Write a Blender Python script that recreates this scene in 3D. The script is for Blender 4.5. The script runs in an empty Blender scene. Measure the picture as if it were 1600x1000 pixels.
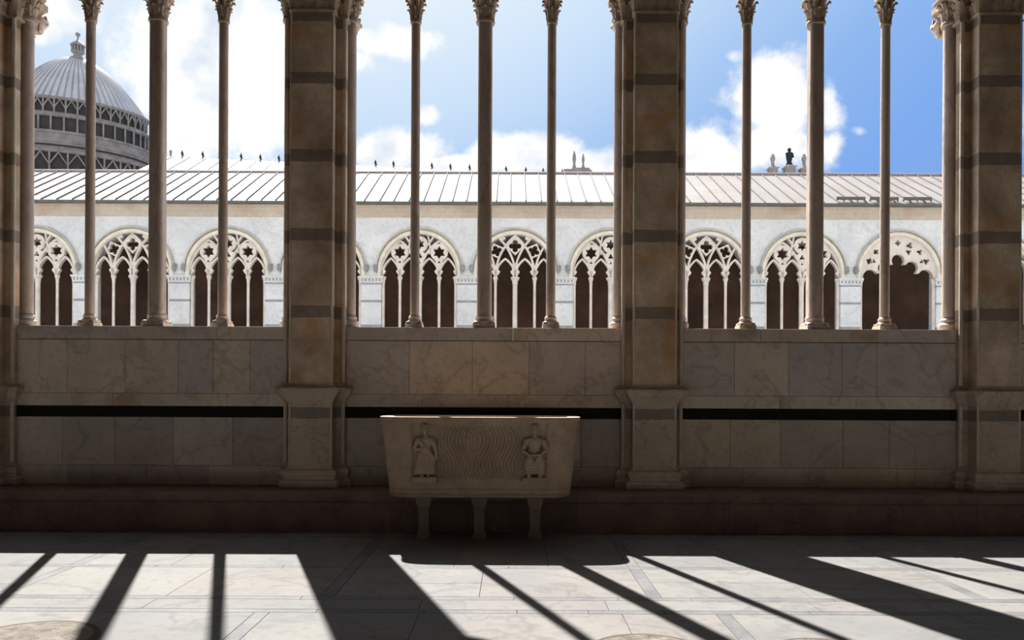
import bpy, bmesh, math, random
from mathutils import Vector, Matrix
PI = math.pi
R = random.Random(7)
SC = bpy.context.scene
C = SC.collection

# ------------------------------------------------------------------ camera
cam_d = bpy.data.cameras.new('camera')
cam_d.sensor_width = 36.0
cam_d.lens = 1194.0 / 1600.0 * 36.0
cam_d.shift_y = 112.0 / 1600.0
cam_d.clip_end = 2000
cam = bpy.data.objects.new('camera', cam_d)
C.objects.link(cam)
cam.location = (0, -9.5, 1.64)
cam.rotation_euler = (PI / 2, math.radians(-0.27), 0)
SC.camera = cam

# ------------------------------------------------------------------ view / exposure
SC.view_settings.view_transform = 'Standard'
SC.view_settings.look = 'None'
SC.view_settings.gamma = 1
SC.view_settings.use_curve_mapping = False
SC.view_settings.exposure = 0.0

# ------------------------------------------------------------------ sun
SUN = Vector((-0.372, 1.0, 1.284)).normalized()
sd = bpy.data.lights.new('sun', 'SUN')
sd.energy = 13.0
sd.angle = math.radians(0.55)
sd.color = (1.0, 0.965, 0.90)
so = bpy.data.objects.new('sun', sd)
C.objects.link(so)
so.location = (-6, 20, 30)
so.rotation_euler = SUN.to_track_quat('Z', 'Y').to_euler()

# ------------------------------------------------------------------ sky with clouds
def build_world():
    w = bpy.data.worlds.new('sky'); SC.world = w
    w.use_nodes = True
    nt = w.node_tree; nt.nodes.clear()
    N = nt.nodes.new; L = nt.links.new
    out = N('ShaderNodeOutputWorld'); bg = N('ShaderNodeBackground')
    L(bg.outputs[0], out.inputs[0])
    tc = N('ShaderNodeTexCoord')
    nrm = N('ShaderNodeVectorMath'); nrm.operation = 'NORMALIZE'
    L(tc.outputs['Generated'], nrm.inputs[0])
    def m(op, a, b=None, c=None, clamp=False):
        n = N('ShaderNodeMath'); n.operation = op; n.use_clamp = clamp
        for i, v in enumerate((a, b, c)):
            if v is None: continue
            if isinstance(v, (int, float)): n.inputs[i].default_value = v
            else: L(v, n.inputs[i])
        return n.outputs[0]
    dot = N('ShaderNodeVectorMath'); dot.operation = 'DOT_PRODUCT'
    L(nrm.outputs[0], dot.inputs[0]); dot.inputs[1].default_value = SUN
    ramp = N('ShaderNodeValToRGB')
    L(dot.outputs['Value'], ramp.inputs[0])
    cr = ramp.color_ramp
    stops = [(0.0, (.38, .50, .72)), (.45, (.22, .38, .74)), (.64, (.215, .415, .86)), (.72, (.28, .48, .87)), (.78, (.40, .59, .90)),
             (.845, (.60, .76, .96)), (.89, (.74, .85, .97)), (.96, (1.0, 1.0, 1.0)), (1.0, (1.5, 1.45, 1.35))]
    while len(cr.elements) > 1: cr.elements.remove(cr.elements[-1])
    cr.elements[0].position = 0; cr.elements[0].color = (*stops[0][1], 1)
    for p, c in stops[1:]:
        e = cr.elements.new(p); e.color = (*c, 1)
    sep = N('ShaderNodeSeparateXYZ'); L(nrm.outputs[0], sep.inputs[0])
    x, y, z = sep.outputs
    ys = m('MAXIMUM', y, 0.05)
    u = m('DIVIDE', x, ys); v = m('DIVIDE', z, ys)
    blobs = [(345, 110, 130, 150, 1.05), (40, 25, 90, 55, .9), (615, 70, 80, 30, .72), (562, 100, 50, 30, .6), (665, 182, 22, 20, .7),
             (615, 235, 85, 32, .95), (700, 262, 80, 22, .9), (830, 240, 90, 30, 1.0), (930, 258, 80, 28, 1.0), (1100, 245, 70, 42, .95),
             (1212, 150, 62, 62, 1.0), (1200, 225, 80, 50, .8), (1292, 165, 26, 45, .7), (1295, 225, 26, 30, .6), (1345, 202, 16, 10, .5),
             (1640, 170, 50, 90, 1.0), (1150, 85, 20, 14, .5), (-150, 150, 160, 160, .9)]
    tot = None
    for px, py, rx, ry, a in blobs:
        du = m('MULTIPLY', m('SUBTRACT', u, (px - 800) / 1194), 1194 / rx)
        dv = m('MULTIPLY', m('SUBTRACT', v, (612 - py) / 1194), 1194 / ry)
        q = m('ADD', m('MULTIPLY', du, du), m('MULTIPLY', dv, dv))
        g = m('MULTIPLY', m('EXPONENT', m('MULTIPLY', q, -0.7)), a)
        tot = g if tot is None else m('MAXIMUM', tot, g)
    nz = N('ShaderNodeTexNoise'); nz.inputs['Scale'].default_value = 11; nz.inputs['Detail'].default_value = 9
    nz.inputs['Roughness'].default_value = .62
    L(nrm.outputs[0], nz.inputs['Vector'])
    dens = m('ADD', tot, m('MULTIPLY', m('SUBTRACT', nz.outputs[0], .5), 1.7))
    mr = N('ShaderNodeMapRange'); mr.interpolation_type = 'SMOOTHSTEP'
    L(dens, mr.inputs[0]); mr.inputs[1].default_value = .30; mr.inputs[2].default_value = .72
    # soft grey undersides: lower-frequency noise
    n2 = N('ShaderNodeTexNoise'); n2.inputs['Scale'].default_value = 16; n2.inputs['Detail'].default_value = 5
    L(nrm.outputs[0], n2.inputs['Vector'])
    sh = N('ShaderNodeMapRange'); L(n2.outputs[0], sh.inputs[0])
    sh.inputs[1].default_value = .3; sh.inputs[2].default_value = .5
    cc = N('ShaderNodeMix'); cc.data_type = 'RGBA'
    L(sh.outputs[0], cc.inputs[0]); cc.inputs[6].default_value = (.74, .82, .93, 1); cc.inputs[7].default_value = (1.12, 1.10, 1.06, 1)
    mx = N('ShaderNodeMix'); mx.data_type = 'RGBA'
    front = N('ShaderNodeMapRange'); front.interpolation_type = 'SMOOTHSTEP'; L(y, front.inputs[0]); front.inputs[1].default_value = .05; front.inputs[2].default_value = .3
    # broken bright cumulus added over the unseen sky, to light the far wall
    n3 = N('ShaderNodeTexNoise'); n3.inputs['Scale'].default_value = 4; n3.inputs['Detail'].default_value = 6
    L(nrm.outputs[0], n3.inputs['Vector'])
    bk = N('ShaderNodeMapRange'); bk.interpolation_type = 'SMOOTHSTEP'; L(n3.outputs[0], bk.inputs[0]); bk.inputs[1].default_value = .40; bk.inputs[2].default_value = .52
    back = m('MULTIPLY', bk.outputs[0], m('SUBTRACT', 1.0, front.outputs[0]))
    L(m('MAXIMUM', m('MULTIPLY', mr.outputs[0], front.outputs[0]), back), mx.inputs[0]); L(ramp.outputs[0], mx.inputs[6]); L(cc.outputs[2], mx.inputs[7])
    L(mx.outputs[2], bg.inputs[0]); bg.inputs[1].default_value = 1.0
build_world()

# ------------------------------------------------------------------ materials
def hexc(r, g, b):
    f = lambda c: (c / 255 / 12.92) if c / 255 <= .04045 else ((c / 255 + .055) / 1.055) ** 2.4
    return (f(r), f(g), f(b))
def stone(name, col, col2=None, scale=2.5, amount=.5, bump=.25, rough=.75, vein=None, vein_amt=.35, bands=None, band_col=None, stain=None, spec=.3, stretch=(1, 1, 1)):
    """marble / stone: large colour drift, fine grain, optional veins, optional inlaid horizontal stone bands (object z ranges)"""
    mt = bpy.data.materials.new(name); mt.use_nodes = True
    nt = mt.node_tree; N = nt.nodes.new; L = nt.links.new
    b = nt.nodes['Principled BSDF']
    b.inputs['Roughness'].default_value = rough
    b.inputs['Specular IOR Level'].default_value = .08 if 'floor' in name or 'tomb' in name else spec
    tc = N('ShaderNodeTexCoord'); oi = N('ShaderNodeObjectInfo')
    off = N('ShaderNodeVectorMath'); off.operation = 'ADD'
    sc = N('ShaderNodeVectorMath'); sc.operation = 'SCALE'
    L(oi.outputs['Location'], sc.inputs[0]); sc.inputs['Scale'].default_value = 1.37
    mp = N('ShaderNodeMapping'); mp.inputs['Scale'].default_value = stretch
    L(tc.outputs['Object'], mp.inputs[0])
    L(mp.outputs[0], off.inputs[0]); L(sc.outputs[0], off.inputs[1])
    n1 = N('ShaderNodeTexNoise'); n1.inputs['Scale'].default_value = scale; n1.inputs['Detail'].default_value = 6; n1.inputs['Roughness'].default_value = .6
    L(off.outputs[0], n1.inputs['Vector'])
    mr = N('ShaderNodeMapRange'); L(n1.outputs[0], mr.inputs[0]); mr.inputs[1].default_value = .35; mr.inputs[2].default_value = .65
    mr.inputs[4].default_value = amount * 2 if amount <= .5 else 1
    mx = N('ShaderNodeMix'); mx.data_type = 'RGBA'
    L(mr.outputs[0], mx.inputs[0]); mx.inputs[6].default_value = (*col, 1)
    c2 = col2 or tuple(c * .72 for c in col); mx.inputs[7].default_value = (*c2, 1)
    cur = mx.outputs[2]
    n2 = N('ShaderNodeTexNoise'); n2.inputs['Scale'].default_value = scale * 9; n2.inputs['Detail'].default_value = 5
    L(off.outputs[0], n2.inputs['Vector'])
    def overlay(cur, fac, c):
        q = N('ShaderNodeMix'); q.data_type = 'RGBA'
        L(fac, q.inputs[0]); L(cur, q.inputs[6]); q.inputs[7].default_value = (*c, 1)
        return q.outputs[2]
    g = N('ShaderNodeMapRange'); L(n2.outputs[0], g.inputs[0]); g.inputs[1].default_value = .52; g.inputs[2].default_value = .75; g.inputs[4].default_value = .45
    cur = overlay(cur, g.outputs[0], tuple(c * .55 for c in col))
    if vein:
        wv = N('ShaderNodeTexNoise'); wv.inputs['Scale'].default_value = scale * .8; wv.inputs['Detail'].default_value = 7; wv.inputs['Distortion'].default_value = .5
        L(off.outputs[0], wv.inputs['Vector'])
        a = N('ShaderNodeMath'); a.operation = 'SUBTRACT'; L(wv.outputs[0], a.inputs[0]); a.inputs[1].default_value = .5
        ab = N('ShaderNodeMath'); ab.operation = 'ABSOLUTE'; L(a.outputs[0], ab.inputs[0])
        vr = N('ShaderNodeMapRange'); L(ab.outputs[0], vr.inputs[0]); vr.inputs[1].default_value = .0; vr.inputs[2].default_value = .022
        vr.inputs[3].default_value = vein_amt; vr.inputs[4].default_value = 0
        cur = overlay(cur, vr.outputs[0], vein)
    if stain:
        sn = N('ShaderNodeTexNoise'); sn.inputs['Scale'].default_value = scale * .9; sn.inputs['Detail'].default_value = 4
        o2 = N('ShaderNodeVectorMath'); o2.operation = 'ADD'; o2.inputs[1].default_value = (13, 5, 9); L(off.outputs[0], o2.inputs[0])
        L(o2.outputs[0], sn.inputs['Vector'])
        sr = N('ShaderNodeMapRange'); L(sn.outputs[0], sr.inputs[0]); sr.inputs[1].default_value = .55; sr.inputs[2].default_value = .68; sr.inputs[4].default_value = .7
        cur = overlay(cur, sr.outputs[0], stain)
    if bands:
        wob = N('ShaderNodeTexNoise'); wob.inputs['Scale'].default_value = 9; L(off.outputs[0], wob.inputs['Vector'])
        wv2 = N('ShaderNodeVectorMath'); wv2.operation = 'SCALE'; L(wob.outputs['Color'], wv2.inputs[0]); wv2.inputs['Scale'].default_value = .035
        wv3 = N('ShaderNodeVectorMath'); wv3.operation = 'ADD'; L(tc.outputs['Object'], wv3.inputs[0]); L(wv2.outputs[0], wv3.inputs[1])
        wv4 = N('ShaderNodeVectorMath'); wv4.operation = 'SUBTRACT'; L(wv3.outputs[0], wv4.inputs[0]); wv4.inputs[1].default_value = (.017, .017, .017)
        sp = N('ShaderNodeSeparateXYZ'); L(wv4.outputs[0], sp.inputs[0])
        tot = None
        for z0, z1 in bands:
            a = N('ShaderNodeMath'); a.operation = 'GREATER_THAN'; L(sp.outputs[2], a.inputs[0]); a.inputs[1].default_value = z0
            c = N('ShaderNodeMath'); c.operation = 'LESS_THAN'; L(sp.outputs[2], c.inputs[0]); c.inputs[1].default_value = z1
            p = N('ShaderNodeMath'); p.operation = 'MULTIPLY'; L(a.outputs[0], p.inputs[0]); L(c.outputs[0], p.inputs[1])
            if tot is None: tot = p.outputs[0]
            else:
                s = N('ShaderNodeMath'); s.operation = 'MAXIMUM'; L(tot, s.inputs[0]); L(p.outputs[0], s.inputs[1]); tot = s.outputs[0]
        s = N('ShaderNodeMath'); s.operation = 'MULTIPLY'; L(tot, s.inputs[0]); s.inputs[1].default_value = .72
        cur = overlay(cur, s.outputs[0], band_col)
    L(cur, b.inputs['Base Color'])
    if bump:
        bp = N('ShaderNodeBump'); bp.inputs['Strength'].default_value = bump; bp.inputs['Distance'].default_value = .02
        L(n2.outputs[0], bp.inputs['Height']); L(bp.outputs[0], b.inputs['Normal'])
    return mt

BANDS = [(2.53, 2.68), (3.47, 3.62), (4.43, 4.58), (5.38, 5.52), (6.14, 6.26)]
M = {}
M['pil'] = stone('pilaster marble', (.43, .31, .20), (.33, .235, .165), scale=2.2, stain=(.36, .19, .07), bands=BANDS, band_col=(.085, .075, .07), bump=.35)
M['ped'] = stone('pedestal marble', (.40, .30, .21), (.30, .23, .17), scale=2.8, vein=(.2, .15, .1), bands=[(1.30, 1.44)], band_col=(.15, .135, .12), bump=.35)
M['roll'] = stone('pale roll moulding marble', (.62, .55, .46), (.50, .43, .35), scale=3, bands=BANDS[1:4], band_col=(.26, .22, .19))
M['col'] = stone('column marble', (.60, .50, .43), (.45, .35, .29), scale=3, vein=(.28, .2, .16), vein_amt=.4, stretch=(1, 1, .35), rough=.6)
M['cap'] = stone('carved capital marble', (.55, .43, .33), (.36, .27, .2), scale=6, bump=.5)
for i, (a, b) in enumerate([((0.759, 0.655, 0.564), (0.621, 0.529, 0.460)), ((0.701, 0.621, 0.552), (0.575, 0.506, 0.460)), ((0.793, 0.690, 0.575), (0.655, 0.564, 0.483)),
                            ((0.667, 0.598, 0.552), (0.552, 0.494, 0.460)), ((0.759, 0.644, 0.529), (0.621, 0.529, 0.437))]):
    M['slab%d' % i] = stone('wall slab marble', a, b, scale=1.6, vein=(.34, .27, .22), vein_amt=.4, bump=.3, stain=(.36, .25, .165) if i in (0, 4) else None)
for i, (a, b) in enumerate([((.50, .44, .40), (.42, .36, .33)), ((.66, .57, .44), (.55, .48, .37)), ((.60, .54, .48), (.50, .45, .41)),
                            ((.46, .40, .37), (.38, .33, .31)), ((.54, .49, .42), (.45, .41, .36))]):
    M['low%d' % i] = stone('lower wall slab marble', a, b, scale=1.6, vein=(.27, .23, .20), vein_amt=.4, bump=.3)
M['core'] = stone('mortar', (.16, .13, .11), scale=5)
M['black'] = stone('black marble', (.006, .007, .005), (.012, .012, .01), scale=6, rough=.55, bump=.1, spec=.15)
M['bench'] = stone('bench stone', (.28, .20, .165), (.19, .135, .115), scale=2, vein=(.12, .08, .07), bump=.5)
M['sarc'] = stone('sarcophagus marble', (.52, .40, .30), (.40, .30, .225), scale=3.5, vein=(.33, .24, .17), vein_amt=.3, bump=.3)
M['sleg'] = stone('support stone', (.30, .25, .19), (.22, .18, .14), scale=5, bump=.4)
for i, (a, b) in enumerate([((0.231, 0.227, 0.218), (0.193, 0.192, 0.189)), ((0.239, 0.235, 0.227), (0.202, 0.197, 0.193)), ((0.218, 0.217, 0.214), (0.185, 0.185, 0.185)), ((0.235, 0.223, 0.214), (0.202, 0.192, 0.185))]):
    M['fl%d' % i] = stone('floor marble', a, b, scale=1.2, vein=(.13, .13, .135), vein_amt=.5, bump=.2, rough=.7, stain=(.185, .187, .195))
M['flg'] = stone('grey floor marble', (.145, .147, .155), (.20, .20, .205), scale=3, amount=.5, bump=.12, rough=.6)
M['tomb'] = stone('worn tomb marble', (.27, .25, .225), (.15, .125, .105), scale=9, bump=.9, rough=.7)
M['tombrim'] = stone('dark tomb inlay', (.13, .10, .085), scale=6)
M['fwall'] = stone('white marble blocks', (.76, .78, .81), (.64, .67, .70), scale=.9, amount=.5, vein=(.50, .53, .57), vein_amt=.4, bump=.2)
M['fcorn'] = stone('stained cornice', (.60, .54, .47), (.50, .43, .36), scale=.8, stain=(.46, .34, .25))
M['farch'] = stone('archivolt marble', (.84, .80, .70), (.68, .63, .55), scale=2.5, bump=.2)
M['fhood'] = stone('weathered hood mould', (.45, .43, .37), (.58, .55, .48), scale=4)
M['ftrac'] = stone('tracery marble', (.80, .75, .69), (.64, .58, .53), scale=2.5, bump=.2)
M['fband'] = stone('grey marble band', (.26, .28, .30), (.36, .38, .39), scale=3)
M['gutter'] = stone('gutter metal', (.16, .16, .15), scale=4)
M['roof'] = stone('lead roof sheet', (.345, .322, .31), (.30, .272, .26), scale=.6, stain=(.32, .25, .225), bump=.15, rough=.55)
M['seam'] = stone('roof seam', (.22, .20, .195), (.17, .155, .15), scale=2)
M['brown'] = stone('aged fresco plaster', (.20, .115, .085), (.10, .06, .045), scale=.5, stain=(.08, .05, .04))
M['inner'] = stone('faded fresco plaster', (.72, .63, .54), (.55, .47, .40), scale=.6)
M['wood'] = stone('roof timber', (.26, .20, .15), (.18, .135, .10), scale=2)
M['gfloor'] = stone('gallery paving', (.30, .27, .24), scale=1)
M['court'] = stone('courtyard pale gravel and grass', (.56, .55, .53), (.43, .44, .40), scale=.4)
M['dome'] = stone('lead dome', (.46, .46, .48), (.56, .56, .58), scale=.5, rough=.5)
M['domer'] = stone('dark dome rib', (.26, .27, .30), (.34, .35, .38), scale=.5)
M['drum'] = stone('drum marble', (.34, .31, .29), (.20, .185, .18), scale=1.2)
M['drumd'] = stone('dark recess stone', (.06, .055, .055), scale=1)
M['finial'] = stone('dark weathered metal', (.05, .055, .055), scale=5)
M['pinn'] = stone('pinnacle stone', (.33, .32, .32), (.24, .23, .23), scale=2)
M['statue'] = stone('bronze statue', (.02, .03, .035), scale=4)
M['headm'] = stone('sunlit carved marble', (.72, .62, .55), (.55, .45, .38), scale=8, bump=.4)

# ------------------------------------------------------------------ mesh helpers
def tag(o, label=None, cat=None, group=None, kind=None):
    if label: o['label'] = label
    if cat: o['category'] = cat
    if group: o['group'] = group
    if kind: o['kind'] = kind
    return o
def empty(name, loc, label, cat, group=None, rz=0):
    o = bpy.data.objects.new(name, None); C.objects.link(o)
    o.location = loc; o.rotation_euler.z = rz; o.empty_display_size = .2
    return tag(o, label, cat, group)
def build(name, bm, mats, parent=None, smooth=False, loc=None):
    me = bpy.data.meshes.new(name)
    bmesh.ops.recalc_face_normals(bm, faces=bm.faces[:])
    bm.to_mesh(me); bm.free()
    for m in (mats if isinstance(mats, (list, tuple)) else [mats]): me.materials.append(m)
    if smooth:
        for p in me.polygons: p.use_smooth = True
        if hasattr(me, 'set_sharp_from_angle'): me.set_sharp_from_angle(angle=math.radians(38))
    o = bpy.data.objects.new(name, me); C.objects.link(o)
    if parent: o.parent = parent
    if loc: o.location = loc
    return o
def BM(): return bmesh.new()
def box(bm, x0, x1, y0, y1, z0, z1, mi=0):
    v = [bm.verts.new(p) for p in ((x0, y0, z0), (x1, y0, z0), (x1, y1, z0), (x0, y1, z0), (x0, y0, z1), (x1, y0, z1), (x1, y1, z1), (x0, y1, z1))]
    for q in ((0, 1, 2, 3), (4, 5, 6, 7), (0, 1, 5, 4), (1, 2, 6, 5), (2, 3, 7, 6), (3, 0, 4, 7)):
        f = bm.faces.new([v[i] for i in q]); f.material_index = mi
def slab(bm, x0, x1, y0, y1, z0, z1, mi=0, bev=.004, axis='y-'):
    """box with a small chamfer round its visible face (front for walls, top for floors)"""
    if axis == 'y-':
        a = [(x0, y1, z0), (x1, y1, z0), (x1, y1, z1), (x0, y1, z1)]
        b = [(x0, y0 + bev, z0), (x1, y0 + bev, z0), (x1, y0 + bev, z1), (x0, y0 + bev, z1)]
        c = [(x0 + bev, y0, z0 + bev), (x1 - bev, y0, z0 + bev), (x1 - bev, y0, z1 - bev), (x0 + bev, y0, z1 - bev)]
    else:
        a = [(x0, y0, z0), (x1, y0, z0), (x1, y1, z0), (x0, y1, z0)]
        b = [(x0, y0, z1 - bev), (x1, y0, z1 - bev), (x1, y1, z1 - bev), (x0, y1, z1 - bev)]
        c = [(x0 + bev, y0 + bev, z1), (x1 - bev, y0 + bev, z1), (x1 - bev, y1 - bev, z1), (x0 + bev, y1 - bev, z1)]
    rings = [[bm.verts.new(p) for p in r] for r in (a, b, c)]
    for r0, r1 in zip(rings, rings[1:]):
        for i in range(4):
            f = bm.faces.new((r0[i], r0[(i + 1) % 4], r1[(i + 1) % 4], r1[i])); f.material_index = mi
    f = bm.faces.new(rings[2]); f.material_index = mi
def lathe(bm, prof, n=20, cx=0, cy=0, mi=0, fn=None, sx=1, sy=1):
    rings = []
    for r, z in prof:
        ring = []
        for i in range(n):
            a = 2 * PI * i / n
            rr = r * (fn(a, z) if fn else 1)
            ring.append(bm.verts.new((cx + rr * math.cos(a) * sx, cy + rr * math.sin(a) * sy, z)))
        rings.append(ring)
    for r0, r1 in zip(rings, rings[1:]):
        for i in range(n):
            f = bm.faces.new((r0[i], r0[(i + 1) % n], r1[(i + 1) % n], r1[i])); f.material_index = mi
    for r in (rings[0], rings[-1]):
        f = bm.faces.new(r); f.material_index = mi
def offset_poly(pts, d):
    n = len(pts); out = []
    for i in range(n):
        p0 = Vector(pts[i - 1]); p1 = Vector(pts[i]); p2 = Vector(pts[(i + 1) % n])
        e1 = (p1 - p0).normalized(); e2 = (p2 - p1).normalized()
        n1 = Vector((e1.y, -e1.x)); n2 = Vector((e2.y, -e2.x))
        k = (n1 + n2) / (1 + n1.dot(n2))
        out.append((p1.x + k.x * d, p1.y + k.y * d))
    return out
def mould(bm, plan, prof, cx=0, cy=0, mi=0):
    """stack the closed CCW plan outline through (offset, z) levels: a moulded block"""
    rings = [[bm.verts.new((x + cx, y + cy, z)) for x, y in offset_poly(plan, d)] for d, z in prof]
    n = len(plan)
    for r0, r1 in zip(rings, rings[1:]):
        for i in range(n):
            f = bm.faces.new((r0[i], r0[(i + 1) % n], r1[(i + 1) % n], r1[i])); f.material_index = mi
    for r in (rings[0], rings[-1]):
        f = bm.faces.new(r); f.material_index = mi
def ellipsoid(bm, c, r, rot=None, seg=16, mi=0):
    mt = Matrix.Translation(c) @ (rot.to_4x4() if rot else Matrix.Identity(4)) @ Matrix.Diagonal((*r, 1))
    g = bmesh.ops.create_uvsphere(bm, u_segments=seg, v_segments=max(6, seg // 2), radius=1, matrix=mt)
    for v in g['verts']:
        for f in v.link_faces: f.material_index = mi
def limb(bm, a, b, r0, r1, flat=1.0, seg=12):
    a, b = Vector(a), Vector(b)
    d = b - a; q = d.to_track_quat('Z', 'Y').to_matrix().to_4x4()
    rings = []
    for t, k in ((-.02, .3), (0, .85), (.15, 1), (.5, 1), (.85, 1), (1, .85), (1.02, .3)):
        r = (r0 + (r1 - r0) * t) * k
        ring = []
        for i in range(seg):
            an = 2 * PI * i / seg
            ring.append(bm.verts.new(a + (q @ Vector((math.cos(an) * r, math.sin(an) * r, t * d.length)))))
        rings.append(ring)
    for x, y in zip(rings, rings[1:]):
        for i in range(seg): bm.faces.new((x[i], x[(i + 1) % seg], y[(i + 1) % seg], y[i]))
    bm.faces.new(rings[0]); bm.faces.new(rings[-1])
def bar(bm, pts, w, y0, y1, mi=0, closed=False):
    """a rib of rectangular section following the (x,z) polyline, w wide, from y0 to y1 deep, with chamfered front edge"""
    n = len(pts); rows = []
    for i in range(n):
        p = Vector(pts[i])
        a = Vector(pts[i - 1]) if (i > 0 or closed) else p
        b = Vector(pts[(i + 1) % n]) if (i < n - 1 or closed) else p
        t = (b - a).normalized(); nn = Vector((-t.y, t.x))
        c = w * .22
        rows.append([bm.verts.new(q) for q in (
            (p.x + nn.x * w / 2, y1, p.y + nn.y * w / 2), (p.x + nn.x * w / 2, y0 + c, p.y + nn.y * w / 2),
            (p.x + nn.x * (w / 2 - c), y0, p.y + nn.y * (w / 2 - c)), (p.x - nn.x * (w / 2 - c), y0, p.y - nn.y * (w / 2 - c)),
            (p.x - nn.x * w / 2, y0 + c, p.y - nn.y * w / 2), (p.x - nn.x * w / 2, y1, p.y - nn.y * w / 2))])
    rng = range(n) if closed else range(n - 1)
    for i in rng:
        r0, r1 = rows[i], rows[(i + 1) % n]
        for k in range(6):
            f = bm.faces.new((r0[k], r0[(k + 1) % 6], r1[(k + 1) % 6], r1[k])); f.material_index = mi
    if not closed:
        for r in (rows[0], rows[-1]):
            f = bm.faces.new(r); f.material_index = mi
def plate(bm, outline, holes, y0, y1, mi=0):
    """flat stone plate in the xz plane with pierced holes"""
    cu = bpy.data.curves.new('tmp', 'CURVE'); cu.dimensions = '2D'; cu.fill_mode = 'BOTH'
    for poly in [outline] + list(holes):
        s = cu.splines.new('POLY'); s.points.add(len(poly) - 1); s.use_cyclic_u = True
        for i, (x, z) in enumerate(poly): s.points[i].co = (x, z, 0, 1)
    cu.extrude = abs(y1 - y0) / 2
    ob = bpy.data.objects.new('tmp', cu); C.objects.link(ob)
    bpy.context.view_layer.update()
    me = bpy.data.meshes.new_from_object(ob.evaluated_get(bpy.context.evaluated_depsgraph_get()))
    off = len(bm.verts); vs = [bm.verts.new((v.co.x, (y0 + y1) / 2 - v.co.z, v.co.y)) for v in me.vertices]
    for p in me.polygons:
        try:
            f = bm.faces.new([vs[i] for i in p.vertices]); f.material_index = mi
        except ValueError: pass
    bpy.data.objects.remove(ob); bpy.data.curves.remove(cu); bpy.data.meshes.remove(me)
def arc(cx, cz, r, a0, a1, n=12):
    return [(cx + r * math.cos(math.radians(a0 + (a1 - a0) * i / n)), cz + r * math.sin(math.radians(a0 + (a1 - a0) * i / n))) for i in range(n + 1)]
def pointed(x0, x1, z, h, n=9):
    s = x1 - x0; r = (s * s / 4 + h * h) / s
    am = math.degrees(math.asin(min(1, h / r)))
    left = arc(x0 + r, z, r, 180, 180 - am, n)
    return left + [(x0 + x1 - x, zz) for x, zz in reversed(left[:-1])]
def star(cx, cz, r, n=6, k=.5, rot=90):
    return [(cx + (r if i % 2 == 0 else r * k) * math.cos(math.radians(rot + i * 180 / n)), cz + (r if i % 2 == 0 else r * k) * math.sin(math.radians(rot + i * 180 / n))) for i in range(2 * n)]
def foil(cx, cz, r, n=4, rot=45):
    out = []
    for k in range(n):
        a = rot + 360 / n * k
        ox, oz = cx + r * .56 * math.cos(math.radians(a)), cz + r * .56 * math.sin(math.radians(a))
        out += arc(ox, oz, r * .44, a - 118, a + 118, 8)
    return out
def circ(cx, cz, r, n=24): return arc(cx, cz, r, 0, 360 - 360 / n, n - 1)

# ------------------------------------------------------------------ columns, capitals
Z_SILL, Z_CAP0, Z_SPR, Z_ARCH, R_ARCH = 2.44, 6.33, 6.66, 6.85, 1.66
def leaf(bm, ang, r, z0, z1, w, curl, cx=0, cy=0, mi=0):
    rows = []
    H = z1 - z0
    for t in (0, .3, .6, .85, 1.0, 1.05):
        rr = r + curl * t ** 3; z = z0 + H * min(t, 1) - (curl * .55 if t > 1 else 0)
        hw = w * (0.75 + .35 * math.sin(PI * t)) if t < .9 else w * .45
        th = .014
        row = []
        for s, o in ((-1, 0), (-.5, th * .7), (0, th * 1.3), (.5, th * .7), (1, 0), (0, -th)):
            ca, sa = math.cos(ang), math.sin(ang)
            ro = rr + o
            row.append(bm.verts.new((cx + ca * ro - sa * hw * s, cy + sa * ro + ca * hw * s, z)))
        rows.append(row)
    for a, b in zip(rows, rows[1:]):
        for i in range(6):
            f = bm.faces.new((a[i], a[(i + 1) % 6], b[(i + 1) % 6], b[i])); f.material_index = mi
    bm.faces.new(rows[0]); bm.faces.new(rows[-1])
def capital(r, z0=Z_CAP0, z1=Z_SPR, k=1.0):
    bm = BM(); H = z1 - z0
    lathe(bm, [(r * .98, z0 - .03), (r * 1.22, z0 - .02), (r * 1.28, z0), (r * 1.2, z0 + .025), (r * 1.02, z0 + .04), (r * 1.08, z0 + H * .4), (r * (1 + .3 * k), z0 + H * .7), (r * (1 + .6 * k), z0 + H * .84)], 20)
    n = 8
    for i in range(n):
        leaf(bm, 2 * PI * i / n, r * 1.02, z0 + .03, z0 + H * .5, r * .42, .035)
        leaf(bm, 2 * PI * (i + .5) / n, r * 1.08, z0 + .08, z0 + H * .8, r * .45, .055)
    a = r * (1 + .62 * k)
    mould(bm, [(-a, -a), (a, -a), (a, a), (-a, a)], [(-.02, z0 + H * .82), (0, z0 + H * .86), (0, z0 + H * .92), (.015, z0 + H * .94), (.015, z1)])
    return bm
def col_base(r, z=Z_SILL, k=1.0):
    bm = BM(); a = r * (1 + .9 * k)
    mould(bm, [(-a, -a), (a, -a), (a, a), (-a, a)], [(0, z), (0, z + .045), (-.006, z + .05)])
    lathe(bm, [(r * (1 + .8 * k), z + .05), (r * (1 + .9 * k), z + .065), (r * (1 + .8 * k), z + .085), (r * (1 + .45 * k), z + .095), (r * (1 + .3 * k), z + .115), (r * (1 + .4 * k), z + .125), (r * (1 + .42 * k), z + .14), (r * 1.2, z + .155), (r * 1.0, z + .175)], 24)
    for sx in (-1, 1):
        for sy in (-1, 1): ellipsoid(bm, (sx * a * .78, sy * a * .78, z + .055), (r * .36, r * .36, .03), seg=8)
    return bm
def lobed(a, z): return 1 + .10 * math.cos(4 * a + PI)
def shaft(r, z0=Z_SILL + .165, z1=Z_CAP0, fn=None, n=24):
    bm = BM(); zs = [z0 + (z1 - z0) * i / 8 for i in range(9)]
    lathe(bm, [(r * (1.06 - .06 * i / 8), z) for i, z in enumerate(zs)], n, fn=fn)
    return bm
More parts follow.
